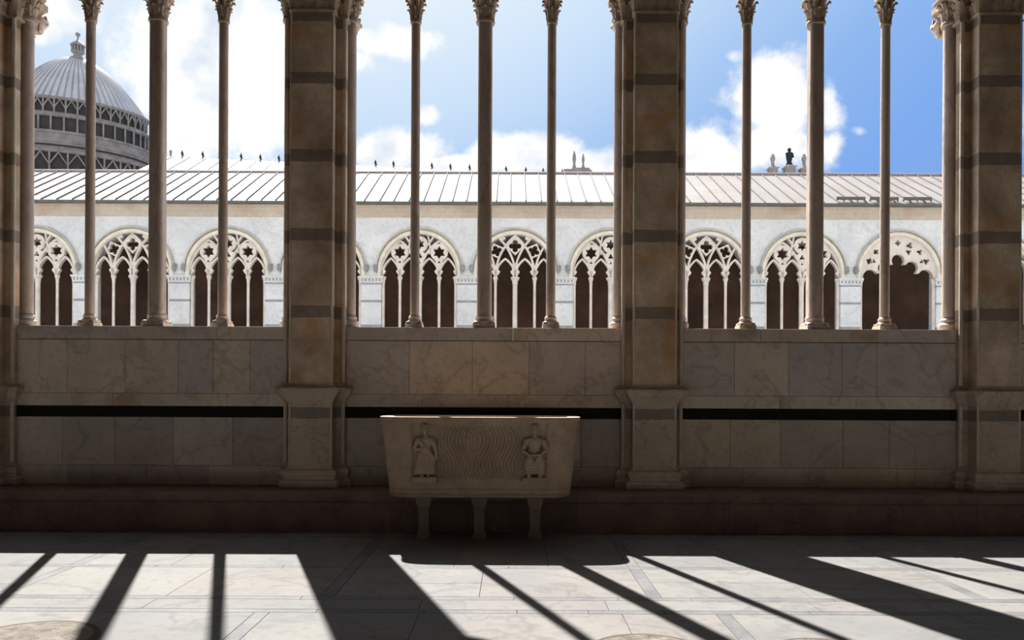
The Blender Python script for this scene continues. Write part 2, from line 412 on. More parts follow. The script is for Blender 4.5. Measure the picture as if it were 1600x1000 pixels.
def copy_tree(o, parent=None):
    c = o.copy(); C.objects.link(c)
    if parent: c.parent = parent
    for ch in list(o.children): copy_tree(ch, c)
    return c

PX = [-10.75, -6.56, -2.453, 1.737, 5.927, 10.117]      # pier centres of the near arcade
YC = .22                                                  # column plane

# ------------------------------------------------------------------ near wall (parapet + upper wall) and trims
def bays():
    for a, b in zip(PX, PX[1:]): yield a, b
def slab_row(bm, x0, x1, z0, z1, y0, y1, wmin, wmax, mats, gap=.002):
    x = x0
    while x < x1 - .01:
        w = R.uniform(wmin, wmax)
        if x1 - (x + w) < wmin * .7: w = x1 - x
        slab(bm, x + gap, x + w - gap, y0, y1, z0 + gap, z1 - gap, R.choice(mats), .003)
        x += w
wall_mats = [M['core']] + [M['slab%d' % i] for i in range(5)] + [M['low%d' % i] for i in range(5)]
def arch_wall_outline(hw, zb, zt, r=R_ARCH + .03, inner=None):
    inner = inner or r
    pts = [(-hw, zb), (-inner, zb)] + list(reversed(arc(0, Z_ARCH, r, 0, 180, 32))) + [(inner, zb), (hw, zb), (hw, zt), (-hw, zt)]
    return pts

def tracery(kind, y0, y1):
    bm = BM(); zs = Z_SPR
    w = .085
    cx = [-.86, 0, .86]
    if kind in 'AB':
        for k in range(4):
            x0 = -1.64 + .82 * k; x0 = [-1.64, -.86, 0, .86][k]; x1 = [-.86, 0, .86, 1.64][k]
            bar(bm, pointed(x0, x1, zs, .80), w, y0, y1)
            # trefoil cusps
            m_ = (x0 + x1) / 2
            for s in (-1, 1):
                xx = m_ + s * .355
                tri = [(xx, zs + .05), (xx - s * .10, zs + .17), (xx - s * .13, zs + .25), (xx - s * .06, zs + .30), (xx - s * .055, zs + .42), (xx + s * .0, zs + .4)]
                plate(bm, tri if s > 0 else tri[::-1], [], y0 + .02, y1 - .02)
        for x in cx:
            ww = .22 if x == 0 else .13
            box(bm, x - ww / 2, x + ww / 2, y0, y1, zs - .001, zs + .28)
        for s in (-1, 1): box(bm, min(s * 1.6, s * 1.69), max(s * 1.6, s * 1.69), y0, y1, zs - .001, zs + .3)
        for x in cx:
            v = .20
            plate(bm, [(x, zs + .2), (x + v, zs + .62), (x, zs + .52), (x - v, zs + .62)], [], y0 + .015, y1 - .015)
    if kind == 'A':
        for s in (-1, 1):
            bar(bm, pointed(min(0, s * 1.70), max(0, s * 1.70), zs, 1.56, 12), w * 1.15, y0, y1)
            c = (s * .86, 7.72)
            plate(bm, circ(*c, .36), [star(*c, .29, 6, .6)], y0 + .01, y1 - .01)
            bar(bm, circ(*c, .35), w * .8, y0, y1, closed=True)
            plate(bm, [(c[0] - .22, 7.44), (c[0], 6.98), (c[0] + .22, 7.44)], [foil(c[0], 7.30, .07, 3, 90)], y0 + .01, y1 - .01)
            bar(bm, [(s * .1, 7.86), (s * .38, 8.08), (s * .62, 8.42)], w, y0, y1)
            bar(bm, [(s * .42, 7.66), (s * .46, 8.0), (s * .36, 8.5)], w * .8, y0, y1)
        c = (0, 8.08)
        plate(bm, circ(*c, .33), [star(*c, .25, 6, .55)], y0 + .01, y1 - .01)
        bar(bm, circ(*c, .33), w * .8, y0, y1, closed=True)
        plate(bm, [(-.34, 7.64), (0, 6.96), (.34, 7.64), (0, 7.82)], [foil(0, 7.56, .12, 3, 90), foil(0, 7.28, .06, 3, 90)], y0 + .01, y1 - .01)
    if kind == 'B':
        for a, b in ((-1.70, .02), (-.86, .86), (-.02, 1.70)):
            bar(bm, pointed(a, b, zs, 1.82, 14), w * 1.05, y0, y1)
        for a, b in ((-2.55, -.86), (.86, 2.55)):
            pts = [p for p in pointed(a, b, zs, 1.82, 14) if abs(p[0]) < 1.62]
            bar(bm, pts, w * 1.05, y0, y1)
        for (x, z, rr, tilt) in ((0, 8.02, .30, 0), (.82, 7.80, .27, -22), (-.82, 7.80, .27, 22)):
            q = []
            for k in range(4):
                a = math.radians(90 * k + tilt); q.append((x + rr * 1.35 * math.cos(a), z + rr * 1.35 * math.sin(a)))
            plate(bm, q, [foil(x, z, rr * .92, 4, tilt)], y0 + .015, y1 - .015)
        for s in (-1, 1): plate(bm, [(s * .60, 8.22), (s * .42, 8.34), (s * .5, 8.5), (s * .8, 8.4)][::s], [], y0 + .015, y1 - .015)
    if kind == 'C':
        foils = [(-1.2, 6.72, .36), (-.60, 7.14, .30), (0, 7.45, .30), (.60, 7.14, .30), (1.2, 6.72, .36)]
        spans = [(184, 30), (230, 30), (215, -35), (150, -50), (150, -4)]
        low = []
        for (x, z, r), (a0, a1) in zip(foils, spans): low += arc(x, z, r, a0, a1, 12)
        out = arc(0, Z_ARCH, R_ARCH + .04, 0, 180, 32) + [(-1.66, 6.67)] + low + [(1.66, 6.67)]
        holes = []
        for k, (a, r_) in enumerate([(90, .13), (68, .15), (112, .15), (46, .13), (134, .13), (25, .15), (155, .15)]):
            rr = 1.37
            holes.append(foil(rr * math.cos(math.radians(a)), Z_ARCH + rr * math.sin(math.radians(a)), r_, 4 if k % 2 == 0 else 3, a))
        for s in (-1, 1):
            holes.append(foil(s * .47, 7.83, .13, 3, 90 - s * 60)); holes.append(foil(s * 1.05, 7.42, .10, 3, 90))
        plate(bm, out, holes, y0 + .02, y1 - .02)
        for (x, z, r), (a0, a1) in zip(foils, spans): bar(bm, arc(x, z, r, a0, a1, 12), .05, y0, y1)
        for s in (-1, 1): box(bm, min(s * 1.60, s * 1.69), max(s * 1.60, s * 1.69), y0, y1, zs - .001, zs + .1)
    return bm
def merge(dst, src, dx=0, mi=0):
    mp = {}
    for v in src.verts: mp[v] = dst.verts.new((v.co.x + dx, v.co.y, v.co.z))
    for f in src.faces:
        g = dst.faces.new([mp[v] for v in f.verts]); g.material_index = mi
    src.free()

def near_wall():
    upper = BM()
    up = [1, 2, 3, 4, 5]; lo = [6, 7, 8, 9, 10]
    for a, b in bays():
        x0, x1 = a + .374, b - .374; bm = BM()
        box(bm, x0, x1, .065, .39, 0, Z_SILL - .165, 0)
        # sill course, its top is the sunlit ledge
        slab_row(bm, x0, x1, Z_SILL - .165, Z_SILL, .045, .40, .9, 1.5, up, .0015)
        slab_row(bm, x0, x1, 1.60, Z_SILL - .17, .05, .07, .38, .85, up)
        slab_row(bm, x0, x1, 1.44, 1.60, .05, .07, .9, 1.6, up, .0015)
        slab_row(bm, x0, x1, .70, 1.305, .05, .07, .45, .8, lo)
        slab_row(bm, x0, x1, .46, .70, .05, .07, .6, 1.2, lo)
        slab_row(bm, x0, x1, 0, Z_SILL - .17, .385, .40, .6, 1.2, up)
        tag(build('wall_front', bm, wall_mats), kind='structure')
        bm = upper
        # upper wall with arch, tracery and archivolt above the capitals
        cx = (a + b) / 2; hw = (b - a) / 2
        t = BM(); plate(t, arch_wall_outline(hw, Z_SPR, 9.75, inner=R_ARCH + .03), [], 0.05, .39); merge(bm, t, cx, 1)
        t = tracery('AB'[int(a * 3) % 2], .14, .30); merge(bm, t, cx, 3)
        t = BM(); bar(t, arc(0, Z_ARCH, R_ARCH + .10, 0, 180, 32), .2, -.02, .06); bar(t, arc(0, Z_ARCH, R_ARCH + .10, 0, 180, 32), .2, .38, .46); merge(bm, t, cx, 3)
    fb = BM()
    for p in PX: box(fb, p - .374, p + .374, .05, .39, 0, .46, 0)
    tag(build('wall_footing', fb, wall_mats), kind='structure')
    for s in (-1, 1):     # solid wall beyond the modelled bays
        e = PX[0] - .374 if s < 0 else PX[-1] + .374
        box(bm, min(e, s * 22), max(e, s * 22), .05, .39, Z_SPR, 9.75, 1)
        fb = BM(); box(fb, min(e, s * 22), max(e, s * 22), .05, .39, 0, Z_SPR, 1); tag(build('wall_front', fb, wall_mats), kind='structure')
    return tag(build('wall_upper', bm, wall_mats), kind='structure')
near_wall()
for i, (a, b) in enumerate(bays()):
    bm = BM(); x0, x1 = a + .374, b - .374; x = x0
    while x < x1 - .01:
        w = min(R.uniform(.8, 1.4), x1 - x)
        if x1 - x - w < .4: w = x1 - x
        slab(bm, x + .001, x + w - .001, .044, .064, 1.305, 1.44, 0, .002); x += w
    tag(build('trim_%d' % (i + 1), bm, M['black']), kind='structure')

# ------------------------------------------------------------------ gallery shell
def floor():
    bm = BM()
    box(bm, -22, 22, -10.6, .39, -.3, -.012, 4)
    X0, X1 = -11.5, 11.5
    def row(y1, y0, wmin, wmax, strips=None, gray=False):
        segs = []
        if strips:
            xs = [x for x in strips if X0 < x < X1]; cur = X0
            for x in xs:
                segs.append((cur, x - .055, False)); segs.append((x - .055, x + .055, True)); cur = x + .055
            segs.append((cur, X1, False))
        else: segs = [(X0, X1, gray)]
        for a, b, g in segs:
            x = a
            while x < b - .01:
                w = R.uniform(wmin, wmax)
                if g and not gray: w = b - a
                if b - x - w < wmin * .6: w = b - x
                ys = [y0, y1]
                if not g and y1 - y0 > .8 and R.random() < .5:
                    ys = [y0, y0 + (y1 - y0) * R.uniform(.35, .65), y1]
                for p, q in zip(ys, ys[1:]):
                    slab(bm, x + .002, x + w - .002, p + .002, q - .002, -.012, 0, 4 if g else R.randrange(4), .0015, 'z')
                x += w
    row(-.60, -.86, .7, 1.2)
    row(-.86, -.96, .6, 1.2, gray=True)
    row(-.96, -2.33, .8, 1.4, [-9.33 + 2.62 * k for k in range(9)])
    row(-2.33, -2.42, .6, 1.4, gray=True)
    row(-2.42, -3.40, .8, 1.3, [-9.33 + 2.62 * k for k in range(9)])
    row(-3.40, -3.49, .5, 1.2, gray=True)
    row(-3.49, -3.76, 1.2, 2.2)
    row(-3.76, -3.85, .5, 1.2, gray=True)
    row(-3.85, -5.45, .9, 1.7, [-8.66 + 3.41 * k for k in range(7)])
    row(-5.45, -5.56, .6, 1.2, gray=True)
    row(-5.56, -7.0, .9, 1.6, [-9.33 + 2.62 * k for k in range(9)])
    row(-7.0, -10.6, 1.2, 2.4)
    return tag(build('floor', bm, [M['fl%d' % i] for i in range(4)] + [M['flg']]), kind='structure')
floor()
bm = BM(); box(bm, -22, 22, -10.9, -10.6, 0, 9.75); tag(build('wall_back', bm, M['inner']), kind='structure')
bm = BM(); box(bm, -22.3, -22, -10.9, .4, 0, 12.5); tag(build('wall_left', bm, M['inner']), kind='structure')
bm = BM(); box(bm, 22, 22.3, -10.9, .4, 0, 12.5); tag(build('wall_right', bm, M['inner']), kind='structure')
def gable(bm, x0, x1, y0, yr, y1, ze, zr, th=.18, mi=0):
    for (ya, yb, za, zb) in ((y0, yr, ze, zr), (yr, y1, zr, ze)):
        v = [bm.verts.new(p) for p in ((x0, ya, za), (x1, ya, za), (x1, yb, zb), (x0, yb, zb), (x0, ya, za + th), (x1, ya, za + th), (x1, yb, zb + th), (x0, yb, zb + th))]
        for q in ((0, 1, 2, 3), (4, 5, 6, 7), (0, 1, 5, 4), (1, 2, 6, 5), (2, 3, 7, 6), (3, 0, 4, 7)):
            f = bm.faces.new([v[i] for i in q]); f.material_index = mi
bm = BM(); gable(bm, -22.3, 22.3, -11.1, -5.2, .6, 9.70, 12.4)
for k in range(-10, 11): box(bm, k * 2.1 - .12, k * 2.1 + .12, -10.6, .05, 9.3, 9.6)
tag(build('ceiling', bm, M['wood']), kind='structure')

# ------------------------------------------------------------------ bench along the wall
def bench():
    bm = BM(); x = -11.5; X1 = 11.5
    prof = [(-.57, 0), (-.60, .0), (-.60, .05), (-.585, .06), (-.585, .33), (-.60, .345), (-.625, .36), (-.635, .40), (-.625, .44), (-.60, .455), (-.02, .46), (.045, .46), (.045, 0)]
    while x < X1:
        w = R.uniform(1.1, 1.9); b = min(x + w, X1)
        for xa, xb in ((x + .002, b - .002),):
            r0 = [bm.verts.new((xa, y, z)) for y, z in prof]; r1 = [bm.verts.new((xb, y, z)) for y, z in prof]
            n = len(prof)
            for i in range(n): bm.faces.new((r0[i], r0[(i + 1) % n], r1[(i + 1) % n], r1[i]))
            bm.faces.new(r0); bm.faces.new(r1)
        x = b
    o = build('stone_bench', bm, M['bench'])
    tag(o, 'long low reddish stone ledge running along the foot of the marble wall', 'bench')
bench()

# ------------------------------------------------------------------ piers
def plan(hw1=.258, hw2=.374, recess=None, yp=.42):
    f = [(-hw1, -yp), (hw1, -yp), (hw1, -.22), (hw2, -.22)]
    if recess: f += [(hw2, -.13), (recess, -.13), (recess, .13), (hw2, .13)]
    ho = .30 if recess else hw2
    if recess: f = f[:-1]
    f += [(ho, .13 if recess else .22)] if recess else [(ho, .22)]
    if recess: f += [(ho, .22)]
    f += [(hw1, .22), (hw1, .30), (-hw1, .30), (-hw1, .22), (-ho, .22)]
    if recess: f += [(-ho, .13), (-recess, .13), (-recess, -.13), (-hw2, -.13)]
    f += [(-hw2, -.22), (-hw1, -.22)]
    return f
def make_pier():
    root = empty('pier', (0, YC, .46), 'tmp', 'pier', 'banded marble piers')
    Zb = .46
    def z(p): return [(d, zz) for d, zz in p]
    bm = BM()
    mould(bm, plan(), z([(.085, .46), (.095, .48), (.095, .535), (.075, .555), (.05, .565), (.05, .60), (.065, .615), (.07, .645), (.055, .675), (.02, .69), (.005, .72),
                         (0, .74), (0, 1.48), (.01, 1.50), (.02, 1.52), (.04, 1.55), (.085, 1.615), (.09, 1.63), (.09, 1.665), (.08, 1.675), (.045, 1.68), (.03, 1.685)]))
    for v in bm.verts: v.co.z -= Zb
    o = build('pedestal', bm, M['ped'], root)
    bm = BM()
    mould(bm, plan(), [(.028, 1.685), (.028, 1.70), (.008, 1.72), (0, 1.74), (0, Z_SILL)])
    mould(bm, plan(recess=.29), [(0, Z_SILL), (0, 6.25)])
    for v in bm.verts: v.co.z -= Zb
    o = build('pilaster', bm, M['pil_l'], root)
    for sx in (-1, 1):                       # pale roll mouldings on the arrises
        bm = BM()
        for (x, y, r) in ((.358, -.235, .024),):
            lathe(bm, [(r, 1.74), (r, 2.6), (r, 4), (r, 5.5), (r, 6.25)], 12, sx * x, y)
            lathe(bm, [(r, .745), (r, 1.0), (r, 1.495)], 12, sx * x, y)
        for (x, y, r) in ((.253, -.415, .014),):
            lathe(bm, [(r, 1.74), (r, 2.6), (r, 4), (r, 5.5), (r, 6.25)], 10, sx * x, y)
            lathe(bm, [(r, .745), (r, 1.0), (r, 1.495)], 10, sx * x, y)
        for v in bm.verts: v.co.z -= Zb
        o = build('roll_moulding', bm, M['roll_l'], root, smooth=True)
        o['label'] = 'pale thin roll moulding'
        e = shaft(.082)
        lathe(e, [(.12, Z_SILL), (.13, Z_SILL + .03), (.13, Z_SILL + .07), (.10, Z_SILL + .10), (.105, Z_SILL + .13), (.085, Z_SILL + .16)], 20)
        for v in e.verts: v.co.z -= Zb
        ec = build('engaged_column', e, M['col'], root, smooth=True); ec.location = (sx * .372, 0, 0)
        cb = capital(.085)
        for v in cb.verts: v.co.z -= Zb
        cc = build('capital', cb, M['cap'], ec, smooth=True)
        hb = BM(); hz = 6.42 - Zb                                     # small carved head on the courtyard side
        ellipsoid(hb, (sx * .375, .26, hz), (.08, .085, .10)); ellipsoid(hb, (sx * .45, .28, hz - .01), (.025, .025, .03), seg=8)
        ellipsoid(hb, (sx * .39, .32, hz + .03), (.06, .05, .06)); ellipsoid(hb, (sx * .37, .25, hz - .10), (.05, .06, .05))
        ellipsoid(hb, (sx * .32, .27, hz), (.09, .06, .08))
        hh = build('carved_head', hb, M['headm'], root, smooth=True)
    # capital band of leaves
    bm = BM()
    pl = plan()
    mould(bm, pl, [(.0, 6.25), (.022, 6.26), (.026, 6.28), (.012, 6.30), (.01, 6.33), (.012, 6.45), (.03, 6.52), (.07, 6.57), (.08, 6.58), (.08, 6.655)])
    n = len(pl)
    for i in range(n):
        p0 = Vector(pl[i]); p1 = Vector(pl[(i + 1) % n]); L = (p1 - p0).length
        e = (p1 - p0) / L; nn = Vector((e.y, -e.x)); ang = math.atan2(nn.y, nn.x)
        k = max(1, round(L / .115))
        for j in range(k):
            q = p0 + e * L * (j + .5) / k
            leaf(bm, ang, 0.005, 6.29, 6.43, .05, .045, q.x, q.y)
            if k > 1 and j < k - 1:
                q = p0 + e * L * (j + 1) / k
                leaf(bm, ang, 0.005, 6.36, 6.55, .05, .06, q.x, q.y)
        # corner leaf
        q = p1; p2 = Vector(pl[(i + 2) % n]); e2 = (p2 - p1).normalized(); m2 = (nn + Vector((e2.y, -e2.x))).normalized()
        if nn.x * e2.x + nn.y * e2.y < 0: leaf(bm, math.atan2(m2.y, m2.x), .0, 6.29, 6.52, .05, .08, q.x, q.y)
    for v in bm.verts: v.co.z -= Zb
    build('pilaster_capital', bm, M['cap'], root, smooth=True)
    return root
def shift_bands(key, src_bands, **kw): return stone(src_bands=None, **kw)
LB = [(a - .46, b - .46) for a, b in BANDS]
M['pil_l'] = stone('pilaster marble', (.82, .66, .51), (.42, .31, .215), scale=2.1, stain=(.60, .31, .12), bands=LB, band_col=(.17, .145, .13), bump=.35)
M['roll_l'] = stone('pale roll moulding marble', (.72, .62, .50), (.58, .49, .39), scale=3, bands=LB[1:4], band_col=(.26, .22, .19))
M['ped'] = stone('pedestal marble', (.60, .51, .42), (.48, .41, .33), scale=2.8, vein=(.2, .15, .1), bands=[(.845, .98)], band_col=(.17, .15, .135), bump=.35)
pier = make_pier()
plabels = ['banded marble pier left of the frame edge', 'banded marble pier cut by the left edge of the photo', 'banded marble pier just left of the sarcophagus',
           'banded marble pier just right of the sarcophagus', 'banded marble pier near the right edge of the photo', 'banded marble pier beyond the right edge']
for i, x in enumerate(PX):
    if i == 0: continue
    if i == 5: continue
    o = pier if i == 1 else copy_tree(pier)
    o.location.x = x; o['label'] = plabels[i]
# end piers outside the frame belong to the wall
for x in (PX[0], PX[-1]):
    bm = BM(); mould(bm, plan(), [(0, .46), (0, 6.655)], x, YC)
    tag(build('trim_%d' % (6 if x < 0 else 7), bm, M['slab1']), kind='structure')

# ------------------------------------------------------------------ free-standing columns of the near arcade
def make_column(r, fn, name):
    root = empty(name, (0, YC, Z_SILL), 'tmp', 'column')
    for nm, bm, mt, n in (('base', col_base(r, k=.52 if fn else 1), M['col'], 0), ('shaft', shaft(r, fn=fn, n=48 if fn else 24), M['col'], 0), ('capital', capital(r, k=.55 if fn else .9), M['cap'], 0)):
        for v in bm.verts: v.co.z -= Z_SILL
        build(nm, bm, mt, root, smooth=True)
    return root
thin = make_column(.056, None, 'thin_column'); thick = make_column(.095, lobed, 'thick_column')
used = {'t': False, 'k': False}
names = {1: 'left window bay', 2: 'middle window bay above the sarcophagus', 3: 'right window bay'}
for i, (a, b) in enumerate(bays()):
    if i == 0 : continue
    cx = (a + b) / 2
    xs = [(-.87, 0), (0, 1), (.85, 0)]
    if i == 1: xs = [(-.87, 0), (-.012, 1), (.82, 0)]
    if i == 2: xs = [(-.885, 0), (0, 1), (.845, 0)]
    if i == 3: xs = [(-.865, 0), (0.01, 1), (.90, 0)]
    if i == 4: continue
    for dx, k in xs:
        src = thick if k else thin; key = 'k' if k else 't'
        o = src if not used[key] else copy_tree(src); used[key] = True
        o.location.x = cx + dx
        if k: o['label'] = 'thick lobed marble column standing mid sill in the ' + names[i]; o['group'] = 'thick columns on the sill'
        else:
            o['label'] = 'thin round marble column on the sill, %s of the thick one in the %s' % ('left' if dx < 0 else 'right', names[i]); o['group'] = 'thin columns on the sill'
# columns of the off-frame bays, part of the setting
for n_, i in ((8, 0), (9, 4)):
    a, b = PX[i], PX[i + 1]; bm = BM()
    for dx, r in ((-.87, .056), (0, .103), (.87, .056), (-1.72, .08), (1.72, .08)):
        for part in (col_base(r), shaft(r), capital(r)):
            for v in part.verts: v.co.y += YC
            merge(bm, part, (a + b) / 2 + dx)
    tag(build('trim_%d' % n_, bm, M['col'], smooth=True), kind='structure')

# ------------------------------------------------------------------ sarcophagus
def sarcophagus():
    cx, cy = -.352, -.80
    root = empty('sarcophagus', (cx, cy, 0), 'carved marble tub sarcophagus with wavy fluting on three short stone legs', 'sarcophagus')
    zb, zt = .47, 1.36
    A0, A1, B0, B1 = 1.0, 1.10, .36, .415
    def pt(th, A, B, e=.34):
        c, s = math.cos(th), math.sin(th)
        return (A * math.copysign(abs(c) ** e, c), B * math.copysign(abs(s) ** e, s))
    # theta samples: dense along the front
    ths = []
    n_front = 520
    xs = [-.955 + 1.91 * i / n_front for i in range(n_front + 1)]
    for q in xs:   # q = x/A ; front s<0
        c = abs(q) ** (1 / .34) * (1 if q >= 0 else -1)
        ths.append(-math.acos(max(-1, min(1, c))))
    th0, th1 = ths[-1], ths[0] + 2 * PI
    ths += [th0 + (th1 - th0) * (i + 1) / 90 for i in range(89)]
    bm = BM(); nz = 110; rings = []
    def height(x, t):
        """carving depth on the front face; x in metres from centre, t = 0 bottom .. 1 top"""
        h = 0
        if t > .955: h += .016 * min(1, (t - .955) / .015)
        if .05 < t < .085: h += -.012
        if .115 < t < .13: h += -.010
        if t < .05: h += .008
        ax = abs(x)
        if ax < .435 and .24 < t < .90:
            s = (t - .24) / .66
            wob = .055 * math.sin(s * 2 * PI) + .03 * s
            ph = (ax + wob) / .040
            ridge = abs(math.sin(PI * ph))
            edge = min(1, (.435 - ax) / .01, s / .03, (1 - s) / .03)
            h += -.020 * (1 - ridge ** .8) * max(0, edge)
        if .452 < ax < .73 and .22 < t < .94: h -= .014 * min(1, (ax - .452) / .01, (.73 - ax) / .01, (t - .22) / .02, (.94 - t) / .02)
        if .44 < ax < .452 or .73 < ax < .742: h += -.006 if .2 < t < .93 else 0
        return h
    for k in range(nz + 1):
        t = k / nz; z = zb + (zt - zb) * t
        f = t + .10 * math.sin(PI * t) * (1 - t)
        A = A0 + (A1 - A0) * f; B = B0 + (B1 - B0) * f
        if t < .045: s_ = 1 - (1 - t / .045) ** 2 ; A -= .05 * (1 - s_); B -= .05 * (1 - s_)
        ring = []
        for j, th in enumerate(ths):
            x, y = pt(th, A, B)
            if j <= n_front:
                d = height(x, t); y -= d
            elif t > .955: x *= 1.012; y *= 1.02
            ring.append(bm.verts.new((x, y, z)))
        rings.append(ring)
    n = len(ths)
    for z, ins in ((zt, .12), (zt - .55, .15)):
        rings.append([bm.verts.new((*pt(th, A1 - ins, B1 - ins), z)) for th in ths])
    for r0, r1 in zip(rings, rings[1:]):
        for i in range(n): bm.faces.new((r0[i], r0[(i + 1) % n], r1[(i + 1) % n], r1[i]))
    bm.faces.new(rings[0]); bm.faces.new(rings[-1])
    build('tub', bm, M['sarc'], root, smooth=True)
    # ring-shaped boss on the right hand end
    bm = BM(); ellipsoid(bm, (1.06, -.02, 1.02), (.06, .14, .17)); ellipsoid(bm, (1.09, -.06, .96), (.04, .06, .07))
    build('end_boss', bm, M['sarc'], root, smooth=True)
    def figure(kind, fx):
        bm = BM()
        yb = -.398                                      # carved from the front face
        def E(x, z, rx, rz, ry=.035, y=0, rot=0):
            ellipsoid(bm, (x, yb + y, z), (rx, ry, rz), rot=Matrix.Rotation(math.radians(rot), 3, 'Y'), seg=14)
        def L_(a, b, r0, r1, ya=-.02, yb_=-.02): limb(bm, (a[0], yb + ya, a[1]), (b[0], yb + yb_, b[1]), r0, r1)
        E(0, 1.235, .037, .050, .045, -.012)                 # head
        E(0, 1.262, .042, .036, .045, -.004)                 # hair cap
        E(-.013, 1.238, .007, .005, .008, -.052); E(.013, 1.238, .007, .005, .008, -.052); E(0, 1.226, .006, .013, .012, -.054); E(0, 1.208, .012, .004, .008, -.05)
        L_((0, 1.20), (0, 1.15), .020, .026, -.0, -.0)     # neck
        E(0, 1.09, .085, .075, .042)                         # chest
        E(-.07, 1.115, .035, .035, .035); E(.07, 1.115, .035, .035, .035)
        E(0, .99, .072, .085, .042)
        if kind == 'robed':                                # long mantle, right arm held across the chest
            L_((-.085, 1.11), (-.115, 1.0), .026, .022); L_((-.115, 1.0), (-.01, 1.03), .020, .014, -.025, -.05)
            L_((.085, 1.11), (.115, 1.01), .026, .022); L_((.115, 1.01), (.13, .90), .021, .015, -.02, -.02)
            for k in range(-3, 4): L_((k * .020, .98), (k * .032, .745), .015, .021, -.028, -.022)
            L_((-.08, 1.13), (.09, .93), .022, .022, -.045, -.03); L_((.09, .93), (.10, .78), .022, .016, -.02, -.02)
            E(0, .86, .085, .13, .03)
            for s in (-1, 1): E(s * .035, .722, .022, .014, .03, -.01)
            for q in range(4): E(-.02 + q * .010, 1.028, .005, .012, .008, -.062)
        else:                                              # seated, draped knees, scroll in the hands
            L_((-.085, 1.12), (-.135, 1.0), .030, .024); L_((-.135, 1.0), (-.05, .955), .022, .015, -.03, -.055)
            L_((.085, 1.12), (.135, 1.01), .030, .024); L_((.135, 1.01), (.055, .955), .022, .015, -.03, -.055)
            L_((-.065, .955), (.065, .962), .014, .014, -.062, -.062)
            for s in (-1, 1):
                L_((s * .04, .93), (s * .085, .87), .045, .040, -.02, -.045); L_((s * .085, .87), (s * .06, .73), .034, .024, -.035, -.02)
                E(s * .06, .718, .028, .014, .03, -.015)
            for k in range(5): L_((-.10, .90 - k * .033), (.10, .875 - k * .028), .013, .013, -.045, -.035)
            E(0, .84, .10, .09, .03)
            for q in range(4): E(-.052 + q * .009, .957, .004, .012, .008, -.075); E(.03 + q * .009, .962, .004, .012, .008, -.075)
        o = build('relief_figure', bm, M['sarc'], root, smooth=True)
        o.location = (fx, 0, 0)
        rm = o.modifiers.new('union', 'REMESH'); rm.mode = 'VOXEL'; rm.voxel_size = .0055; rm.use_smooth_shade = True
        o['label'] = 'carved figure of a man in a long mantle' if kind == 'robed' else 'carved seated figure holding a scroll'
        bm = BM(); mould(bm, [(-.13, -.44), (.13, -.44), (.13, -.34), (-.13, -.34)], [(0, .655), (0, .70), (-.012, .712)])
        p = build('figure_plinth', bm, M['sarc'], root); p.location = (fx, 0, 0)
    figure('robed', -.59); figure('seated', .60)
    for lx in (-.625, -.005, .615):
        bm = BM(); w = .075
        sq = [(-w, -w), (w, -w), (w, w), (-w, w)]
        mould(bm, sq, [(.0, 0), (.0, .05), (-.012, .06), (-.018, .08), (-.018, .30), (-.008, .315), (-.02, .335), (-.012, .35), (.006, .40), (.012, .43), (.012, .469)])
        o = build('leg', bm, M['sleg'], root); o.location = (lx, -.14, 0)
sarcophagus()

# ------------------------------------------------------------------ round tomb slabs let into the floor
def tomb():
    root = empty('round_tomb_slab', (0, 0, 0), 'tmp', 'tomb slab', 'round tomb slabs in the floor')
    bm = BM()
    lathe(bm, [(.40, .0), (.40, .004), (.365, .004), (.365, .0)], 64)
    build('rim', bm, M['tombrim'], root)
    bm = BM()
    rg = []
    nr, na = 16, 72
    rr = random.Random(3)
    blobs = [(rr.uniform(-.26, .26), rr.uniform(-.26, .26), rr.uniform(.03, .08)) for _ in range(26)]
    for i in range(nr + 1):
        r = .362 * i / nr; ring = []
        for j in range(na):
            a = 2 * PI * j / na; x, y = r * math.cos(a), r * math.sin(a)
            h = sum(.010 * math.exp(-((x - p) ** 2 + (y - q) ** 2) / s ** 2) for p, q, s in blobs)
            h = min(.016, h) if r < .33 else .006
            ring.append(bm.verts.new((x, y, .003 + h)))
        rg.append(ring)
    for a, b in zip(rg, rg[1:]):
        for j in range(na): bm.faces.new((a[j], a[(j + 1) % na], b[(j + 1) % na], b[j]))
    lathe(bm, [(.362, .0), (.362, .006)], 72)
    build('worn_relief', bm, M['tomb'], root, smooth=True)
    return root
tb = tomb()
for i, (x, y, s, lab) in enumerate([(-3.18, -4.55, 1.16, 'worn round carved tomb slab set in the floor at the lower left corner'),
                                    (.87, -4.72, 1.0, 'round tomb slab at the bottom edge below the sarcophagus'),
                                    (1.99, -4.75, .9, 'round tomb slab at the bottom edge, right of the other sunlit one')]):
    o = tb if i == 0 else copy_tree(tb)
    o.location = (x, y, 0); o.scale = (s, s, 1); o['label'] = lab

